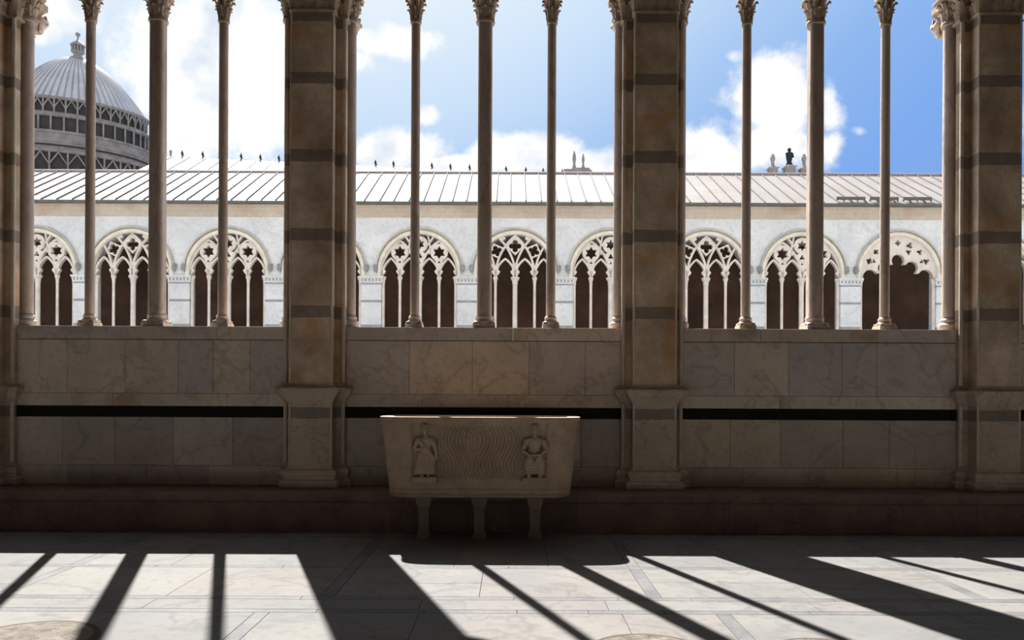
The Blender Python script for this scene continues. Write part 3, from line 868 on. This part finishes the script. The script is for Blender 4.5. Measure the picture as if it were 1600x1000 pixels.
# ------------------------------------------------------------------ courtyard and far gallery
YF = 23.9                                   # far wall face (33.4 m from the camera)
PF = 4.19; FX0 = -4.08
bm = BM(); box(bm, -60, 60, .39, YF + .5, -.4, -.1); box(bm, -60, 60, YF + .5, YF + 12, -.4, 0, 1)
tag(build('ground', bm, [M['court'], M['gfloor']]), kind='structure', label='gravel and grass courtyard ground')
KS = list(range(-6, 9))
def far_wall():
    bm = BM(); e0 = FX0 + PF * (KS[0] - .5); e1 = FX0 + PF * (KS[-1] + .5)
    for k in KS:
        cx = FX0 + PF * k
        t = BM(); plate(t, arch_wall_outline(PF / 2, Z_SPR, 9.70, r=1.66, inner=1.66), [], YF, YF + .6); merge(bm, t, cx, 0)
    for k in KS + [KS[-1] + 1]:
        px = FX0 + PF * (k - .5)
        box(bm, px - .435, px + .435, YF, YF + .6, 0, Z_SPR, 0)
        # impost moulding with dentils, and the inlaid grey band
        mould(bm, [(px - .44, YF - .0), (px + .44, YF - .0), (px + .44, YF + .3), (px - .44, YF + .3)], [(.03, 6.36), (.03, 6.40), (.05, 6.42), (.05, 6.55), (.10, 6.60), (.10, 6.66)], mi=0)
        for q in range(6): box(bm, px - .42 + q * .155, px - .36 + q * .155, YF - .075, YF - .04, 6.44, 6.54, 2)
        box(bm, px - .447, px + .447, YF - .012, YF + .2, 6.30, 6.358, 2)
        box(bm, px - .443, px + .443, YF - .008, YF + .2, 5.52, 5.62, 2)
        box(bm, px - .443, px + .443, YF - .008, YF + .2, 4.44, 4.54, 2)
    box(bm, e0, e1, YF, YF + .5, 0, Z_SILL, 0)
    box(bm, e0 - 8, e0 - .4, YF, YF + .5, 0, 9.7, 0); box(bm, e1 + .4, e1 + 8, YF, YF + .5, 0, 9.7, 0)
    # block courses: fine raised joints pattern as shallow grooves is in the marble; cornice:
    yy = YF
    prof = [(0, 9.22), (-.03, 9.24), (-.03, 9.36), (-.06, 9.40), (-.06, 9.52), (-.14, 9.60), (-.14, 9.66), (-.2, 9.70), (-.2, 9.74), (.3, 9.74), (.3, 9.22)]
    r0 = [bm.verts.new((e0 - 8, yy + y, z)) for y, z in prof]; r1 = [bm.verts.new((e1 + 8, yy + y, z)) for y, z in prof]
    for i in range(len(prof)):
        f = bm.faces.new((r0[i], r0[(i + 1) % len(prof)], r1[(i + 1) % len(prof)], r1[i])); f.material_index = 1
    bm.faces.new(r0); bm.faces.new(r1)
    return tag(build('wall_far', bm, [M['fwall'], M['fcorn'], M['fband']]), kind='structure', label='white marble wall of the opposite arcade')
far_wall()
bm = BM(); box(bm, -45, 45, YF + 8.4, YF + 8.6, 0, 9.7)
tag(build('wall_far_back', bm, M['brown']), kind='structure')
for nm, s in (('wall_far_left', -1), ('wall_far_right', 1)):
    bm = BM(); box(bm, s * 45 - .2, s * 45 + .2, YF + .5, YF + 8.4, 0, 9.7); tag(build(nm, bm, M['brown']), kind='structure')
def far_roof():
    root = empty('lead_roof', (0, YF - .35, 9.76), 'pale lead sheet roof with raised seams over the opposite arcade', 'roof')
    bm = BM(); run = 4.6; rise = 2.53
    gable(bm, -46, 46, 0, run, run * 2, 0, rise, .10)
    build('roof_sheets', bm, M['roof'], root)
    bm = BM(); x = -45.5
    rr = random.Random(5)
    while x < 45.5:
        w, h = .035, .06
        v = []
        for (y, z) in ((-.02, .10), (run, rise + .10)):
            for dx, dz in ((-w / 2, -.02), (w / 2, -.02), (w / 2, h), (-w / 2, h)): v.append(bm.verts.new((x + dx, y, z + dz)))
        for q in ((0, 1, 2, 3), (4, 5, 6, 7), (0, 1, 5, 4), (1, 2, 6, 5), (2, 3, 7, 6), (3, 0, 4, 7)): bm.faces.new([v[i] for i in q])
        x += rr.uniform(.60, .68)
    o = build('standing_seams', bm, M['seam'], root); o['kind'] = 'stuff'
    bm = BM(); n = 10
    prof = [(-.09 + .085 * math.cos(a), .02 + .085 * math.sin(a)) for a in [PI + PI * i / 8 for i in range(9)]] + [(.0, .05), (-.18, .05)]
    r0 = [bm.verts.new((-46, y, z)) for y, z in prof]; r1 = [bm.verts.new((46, y, z)) for y, z in prof]
    for i in range(len(prof)): bm.faces.new((r0[i], r0[(i + 1) % len(prof)], r1[(i + 1) % len(prof)], r1[i]))
    bm.faces.new(r0); bm.faces.new(r1)
    build('gutter', bm, M['gutter'], root)
    bm = BM(); lathe(bm, [(.10, -46), (.10, 46)], 10)
    for v in bm.verts: v.co = Vector((v.co.z, run + v.co.x, rise + .10 + v.co.y))
    build('ridge_roll', bm, M['roof'], root)
    bm = BM(); x = 14.1                                           # snow guard rails over the right hand bays
    for k in range(3):
        box(bm, x + k * 1.45, x + k * 1.45 + 1.25, .22, .25, .30, .44)
        for q in range(5): box(bm, x + k * 1.45 + q * .3, x + k * 1.45 + q * .3 + .04, .22, .32, .18, .32)
    build('snow_guard', bm, M['gutter'], root)
far_roof()

ordinal = {-6: 'outside the frame, far left', -5: 'just outside the left edge', -4: 'at the far left, beside the leftmost column',
           -3: 'seen left of the thick column in the left bay', -2: 'seen right of the thick column in the left bay',
           -1: 'mostly behind the pier left of the sarcophagus', 0: 'seen behind the left thin column of the middle bay',
           1: 'between thick and right thin column, middle bay', 2: 'seen just left of the pier right of the sarcophagus',
           3: 'at the left of the right bay', 4: 'seen behind the thick column of the right bay',
           5: 'right of the thick column in the right bay', 6: 'behind the pier at the right edge', 7: '', 8: ''}
kinds = {-6: 'A', -5: 'B', -4: 'A', -3: 'B', -2: 'A', -1: 'B', 0: 'A', 1: 'B', 2: 'A', 3: 'B', 4: 'A', 5: 'C', 6: 'A'}
def far_window(kind):
    root = empty('traceried_arch', (0, YF, Z_SILL), 'tmp', 'arched window', 'traceried arches of the opposite arcade')
    def lower(bm):
        for v in bm.verts: v.co.z -= Z_SILL
        return bm
    build('tracery', lower(tracery(kind, .04, .24)), M['ftrac'], root)
    bm = BM()
    bar(bm, [(-R_ARCH - .09, 6.66)] + list(reversed(arc(0, Z_ARCH, R_ARCH + .09, 0, 180, 36))) + [(R_ARCH + .09, 6.66)], .17, -.09, .15)
    build('archivolt', lower(bm), M['farch'], root)
    bm = BM()
    bar(bm, list(reversed(arc(0, Z_ARCH + .02, R_ARCH + .22, -2, 182, 36))), .06, -.13, .02)
    build('hood_mould', lower(bm), M['fhood'], root)
    for s in (-1, 1):
        bm = BM(); ellipsoid(bm, (s * 1.89, -.10, 6.98), (.11, .12, .15), seg=10); ellipsoid(bm, (s * 1.89, -.19, 7.0), (.06, .06, .09), seg=8); ellipsoid(bm, (s * 1.89, -.08, 7.1), (.12, .1, .08), seg=8)
        build('carved_head', lower(bm), M['fband'], root, smooth=True)
    def colmesh(r):
        b = shaft(r, n=14); merge(b, col_base(r)); 
        lathe(b, [(r, 6.33), (r * 1.25, 6.35), (r * 1.1, 6.38), (r * 1.2, 6.48), (r * 1.75, 6.58), (r * 1.85, 6.59), (r * 1.85, Z_SPR)], 14)
        return lower(b)
    cols = [(-1.60, .075, 'jamb_shaft'), (1.60, .075, 'jamb_shaft')]
    if kind != 'C': cols += [(-.86, .06, 'column'), (0, .105, 'column'), (.86, .06, 'column')]
    for x, r, nm in cols:
        o = build(nm, colmesh(r), M['ftrac'], root, smooth=True); o.location = (x, .15, 0)
    return root
proto = {}
for k in KS:
    if k not in kinds: continue
    kd = kinds[k]
    if kd not in proto: proto[kd] = far_window(kd); o = proto[kd]
    else: o = copy_tree(proto[kd])
    o.location.x = FX0 + PF * k
    desc = {'A': 'white arch with star rosette tracery ', 'B': 'white arch with interlaced pointed tracery ', 'C': 'white arch with one wide cusped opening '}[kd]
    o['label'] = desc + ordinal[k]

# ------------------------------------------------------------------ higher roof behind the left half, with its finials
def pxp(px, py, yc):
    """point at camera-forward distance yc seen at the given photograph position (used once, to read positions off)"""
    th = math.radians(.27); u = px - 800; v = 612 - py
    u2 = u * math.cos(th) - v * math.sin(th); v2 = u * math.sin(th) + v * math.cos(th)
    return Vector((u2 / 1194 * yc, yc - 9.5, 1.64 + v2 / 1194 * yc))
def high_roof():
    A = pxp(258, 251, 42.5); B = pxp(958, 272, 46.3)
    zr = (A.z + B.z) / 2; A.z = B.z = zr
    d = (B - A); L = math.hypot(d.x, d.y); rz = math.atan2(d.y, d.x)
    root = empty('gabled_roof', A, 'higher pale roof with a ridge showing above the lead roof on the left', 'roof', rz=rz)
    bm = BM(); gable(bm, 0, L + 3, -5, 0, 5, -2.4, -.12, .12)
    build('roof_sheets', bm, M['roof'], root)
    bm = BM(); x = .4
    while x < L + 3:
        v = []
        for (y, z) in ((-5, -2.28), (0, .0)):
            for dx, dz in ((-.025, -.02), (.025, -.02), (.025, .06), (-.025, .06)): v.append(bm.verts.new((x + dx, y, z + dz)))
        for q in ((0, 1, 2, 3), (4, 5, 6, 7), (0, 1, 5, 4), (1, 2, 6, 5), (2, 3, 7, 6), (3, 0, 4, 7)): bm.faces.new([v[i] for i in q])
        x += .9
    build('standing_seams', bm, M['roof'], root)['kind'] = 'stuff'
    bm = BM(); box(bm, 0, L + 3, .2, 4.6, -8, -2.3)
    v = [bm.verts.new(p) for p in ((.02, -4.9, -2.4), (.02, 4.9, -2.4), (.02, 0, -.14))]; bm.faces.new(v)
    build('wall', bm, M['drum'], root)
    return A, B, zr
A, B, zr = high_roof()
fin = None
fx = {283: 'just right of the thick column, left bay', 315: 'halfway between thick and right thin column, left bay',
      375: 'left of three beside the pier left of the sarcophagus', 405: 'middle of three beside the pier left of the sarcophagus', 434: 'nearest the pier left of the sarcophagus',
      585: 'leftmost one in the middle bay', 613: 'just left of the left thin column, middle bay', 673: 'just right of the left thin column, middle bay',
      702: 'halfway between left thin and thick column, middle bay', 732: 'just left of the thick column, middle bay', 789: 'just right of the thick column, middle bay',
      820: 'halfway between thick and right thin column, middle bay', 847: 'just left of the right thin column, middle bay', 877: 'left of the stone canopy with two spires'}
for i, px in enumerate(fx):
    # where the view line meets the ridge line
    ux = (px - 800) / 1194
    ax, ay, bx, by = A.x, A.y + 9.5, B.x, B.y + 9.5
    t = (ux * ay - ax) / ((bx - ax) - ux * (by - ay))
    P = A + (B - A) * t
    if fin is None:
        bm = BM()
        lathe(bm, [(.05, -.02), (.05, .06), (.025, .09), (.03, .14), (.085, .20), (.10, .30), (.07, .38), (.035, .42), (.05, .46), (.03, .50), (.008, .53)], 10)
        ellipsoid(bm, (.08, 0, .12), (.07, .05, .05), seg=8)
        fin = build('ridge_finial', bm, M['finial']); o = fin
    else:
        o = fin.copy(); C.objects.link(o)
    o.location = (P.x, P.y, zr + .02)
    o.scale = (.72, .72, .72)
    tag(o, 'dark ridge finial, ' + fx[px], 'finial', 'finials along the higher ridge')

# ------------------------------------------------------------------ pinnacles behind the roof
def pinnacle(name, px, ybase, ytop, ycap, w, yc, mats, label, kind, group=None):
    P0 = pxp(px, ybase + 12, yc); P1 = pxp(px, ytop, yc); Pc = pxp(px, ycap, yc)
    H = P1.z - P0.z; hc = Pc.z - P0.z
    root = empty(name, P0, label, 'pinnacle', group)
    s = w / 2
    bm = BM()
    mould(bm, [(-s, -s), (s, -s), (s, s), (-s, s)], [(0, 0), (0, hc * .82), (.06, hc * .86), (.10, hc * .90), (.10, hc * .93), (-.02, hc * .97), (-s * .6, hc * 1.05)])
    for sx in (-1, 1):
        for sy in (-1, 1): lathe(bm, [(.05, 0), (.05, hc * .8)], 8, sx * s, sy * s)
    build('pedestal', bm, mats[0], root)
    bm = BM(); z0 = hc * 1.0; h = H - z0
    if kind == 'figure':
        lathe(bm, [(.16, z0), (.17, z0 + h * .1), (.12, z0 + h * .2), (.17, z0 + h * .45), (.19, z0 + h * .62), (.17, z0 + h * .72), (.07, z0 + h * .78), (.10, z0 + h * .86), (.09, z0 + h * .94), (.02, z0 + h)], 14, sx=1, sy=.7)
        limb(bm, (.15, 0, z0 + h * .7), (.2, -.05, z0 + h * .45), .06, .04); limb(bm, (-.15, 0, z0 + h * .7), (-.17, -.1, z0 + h * .48), .06, .04)
        build('statue', bm, mats[1], root, smooth=True)
    else:
        lathe(bm, [(.14, z0), (.10, z0 + h * .12), (.08, z0 + h * .35), (.13, z0 + h * .55), (.13, z0 + h * .75), (.06, z0 + h * .82), (.09, z0 + h * .9), (.02, z0 + h)], 12)
        build('spire', bm, mats[1], root, smooth=True)
yc = 40.3
pinnacle('pinnacle', 1207, 278, 240, 261, .36, yc, (M['pinn'], M['pinn']), 'grey stone pinnacle on the roof, left of the dark statue', 'spire')
pinnacle('pinnacle', 1233, 278, 231, 259, .44, yc, (M['pinn'], M['statue']), 'roof pinnacle carrying a black statue, left of the thick column', 'figure')
pinnacle('pinnacle', 1256, 278, 240, 262, .34, yc, (M['pinn'], M['pinn']), 'grey stone pinnacle partly hidden by the thick column of the right bay', 'spire')
def belfry():
    yc = 43.5
    P = pxp(905, 290, yc)
    root = empty('stone_canopy', P, 'small pale stone canopy with two spires above the roof between the columns', 'canopy')
    s = yc / 1194
    bm = BM(); box(bm, -9 * s, 17 * s, -.4, .4, 0, 17 * s); box(bm, -11 * s, 19 * s, -.5, .5, 17 * s, 20 * s); box(bm, -9 * s, 17 * s, -.45, .45, 20 * s, 22 * s); box(bm, -7 * s, 15 * s, -.4, .4, 22 * s, 25 * s)
    build('body', bm, M['pinn'], root)
    bm = BM(); box(bm, -22 * s, 4 * s, .6, 1.2, 12 * s, 26 * s); box(bm, -23 * s, 5 * s, .5, 1.3, 26 * s, 30 * s)
    build('parapet', bm, M['pinn'], root)
    for x, zt, zb, r in ((-6, 62, 30, 2.6), (6, 50, 25, 2.0)):
        bm = BM(); h = (zt - zb) * s
        lathe(bm, [(r * 2 * s, zb * s), (r * 1.2 * s, zb * s + h * .2), (r * .7 * s, zb * s + h * .35), (r * 1.2 * s, zb * s + h * .6), (r * .9 * s, zb * s + h * .8), (.02, zb * s + h)], 12, x * s, .9 if x < 0 else 0)
        build('spire', bm, M['pinn'], root, smooth=True)
belfry()

# ------------------------------------------------------------------ cathedral dome
def cathedral():
    yc = 86; X = (119 - 800) / 1194 * yc
    root = empty('cathedral_dome', (X, yc - 9.5, 0), 'large grey ribbed dome on an arcaded drum beyond the roofs at left', 'dome', rz=math.radians(29.7))
    RX, RY, Z0, ZT = 7.07, 3.9, 33.0, 39.0
    def ring_lathe(bm, prof, n=96, mi=0, fn=None, ky=RY / RX): lathe(bm, prof, n, sy=ky, mi=mi, fn=fn)
    bm = BM(); prof = [(RX * (1 - t) ** .56, Z0 + (ZT - Z0) * t) for t in [i / 24 for i in range(24)] + [.98, .992]]
    ring_lathe(bm, prof, 192, fn=lambda a, z: 1 + (.012 if int(round(a / (2 * PI) * 192)) % 3 == 0 else 0))
    for f in bm.faces:
        if len(f.verts) == 4:
            c = f.calc_center_median(); a = math.atan2(c.y / (RY / RX), c.x) / (2 * PI) * 192
            if int(math.floor(a)) % 3 == 0: f.material_index = 1
    build('dome', bm, [M['dome'], M['domer']], root)
    bm = BM()
    lathe(bm, [(.9, ZT - .35), (.75, ZT - .1), (.45, ZT + .1), (.4, ZT + .35), (.62, ZT + .5), (.72, ZT + .62)], 20)
    for i in range(12): lathe(bm, [(.09, ZT + .6), (.09, ZT + 1.25)], 6, .58 * math.cos(i * PI / 6), .58 * math.sin(i * PI / 6))
    lathe(bm, [(.42, ZT + .6), (.42, ZT + 1.25)], 12)
    lathe(bm, [(.75, ZT + 1.25), (.78, ZT + 1.35), (.6, ZT + 1.6), (.3, ZT + 1.85), (.1, ZT + 2.0), (.08, ZT + 2.4)], 16)
    ellipsoid(bm, (0, 0, ZT + 2.6), (.25, .25, .28), seg=12)
    build('lantern', bm, M['pinn'], root, smooth=True)
    # drum: storeys from top down
    def storey(name, r, z0, z1, n, gap, mats, arches=True):
        bm = BM(); k = (RY + (r - RX)) / r
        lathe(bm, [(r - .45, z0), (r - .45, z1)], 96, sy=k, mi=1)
        lathe(bm, [(r - .4, z1 - .28), (r, z1 - .26), (r + .18, z1 - .14), (r + .18, z1), (r - .5, z1 + .02)], 96, sy=k, mi=0)
        lathe(bm, [(r - .45, z0 - .02), (r + .05, z0), (r + .05, z0 + .14), (r - .45, z0 + .16)], 96, sy=k, mi=0)
        for i in range(n):
            a = 2 * PI * i / n
            x, y = math.cos(a) * (r - .12), math.sin(a) * (r - .12) * k
            lathe(bm, [(.10, z0 + .1), (.10, z1 - .2)], 8, x, y, mi=0)
            if arches:     # little gables between the columns
                a2 = 2 * PI * (i + .5) / n; a3 = 2 * PI * (i + 1) / n
                q0 = Vector((x, y)); q1 = Vector((math.cos(a3) * (r - .12), math.sin(a3) * (r - .12) * k))
                def P(t, z, o=0): q = q0.lerp(q1, t); s = 1 + o / r; return (q.x * s, q.y * s, z)
                zz = z1 - .25; zl = z0 + (z1 - z0) * .35
                for (t0, za, t1, zb) in ((0, zl, .5, zz), (.5, zz, 1, zl)):
                    v = [bm.verts.new(p) for p in (P(t0, za - .14), P(t1, zb - .14), P(t1, zb + .06), P(t0, za + .06), P(t0, za - .14, .14), P(t1, zb - .14, .14), P(t1, zb + .06, .14), P(t0, za + .06, .14))]
                    for f in ((0, 1, 2, 3), (4, 5, 6, 7), (0, 1, 5, 4), (1, 2, 6, 5), (2, 3, 7, 6), (3, 0, 4, 7)): bm.faces.new([v[g] for g in f])
        build(name, bm, mats, root)
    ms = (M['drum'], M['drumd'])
    storey('gabled_gallery', 7.15, 31.2, 33.0, 40, 0, ms)
    storey('arcaded_gallery', 7.35, 29.2, 31.1, 36, 0, ms, False)
    bm = BM(); r = 7.45; k = (RY + .38) / r
    lathe(bm, [(r, 24.0), (r, 28.0), (r + .1, 28.1), (r + .1, 28.4), (r, 28.5), (r, 29.0), (r + .2, 29.05), (r + .2, 29.2)], 96, sy=k)
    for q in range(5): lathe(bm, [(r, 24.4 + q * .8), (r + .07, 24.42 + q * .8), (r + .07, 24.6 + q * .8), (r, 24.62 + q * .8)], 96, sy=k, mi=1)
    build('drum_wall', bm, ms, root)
    storey('lower_gallery', 8.4, 24.6, 27.0, 30, 0, ms)
    bm = BM(); lathe(bm, [(9.6, 10), (9.6, 24), (9.2, 24.6)], 64, sy=.6); build('crossing', bm, M['drum'], root)
    for x, z1 in ((8.9, 30.4), (9.45, 29.6), (9.95, 28.9), (8.3, 29.4)):
        bm = BM(); lathe(bm, [(.30, 23), (.30, 27.2), (.36, 27.3), (.36, 27.5), (.16, 28.2), (.10, z1 - .4), (.16, z1 - .2), (.04, z1)], 8, x, -2.0)
        for h in range(3):
            for s in (-1, 1): ellipsoid(bm, (x + s * .26, -2.0, 27.6 + h * .5), (.09, .09, .12), seg=6)
        build('pinnacle', bm, M['drum'], root)
cathedral()
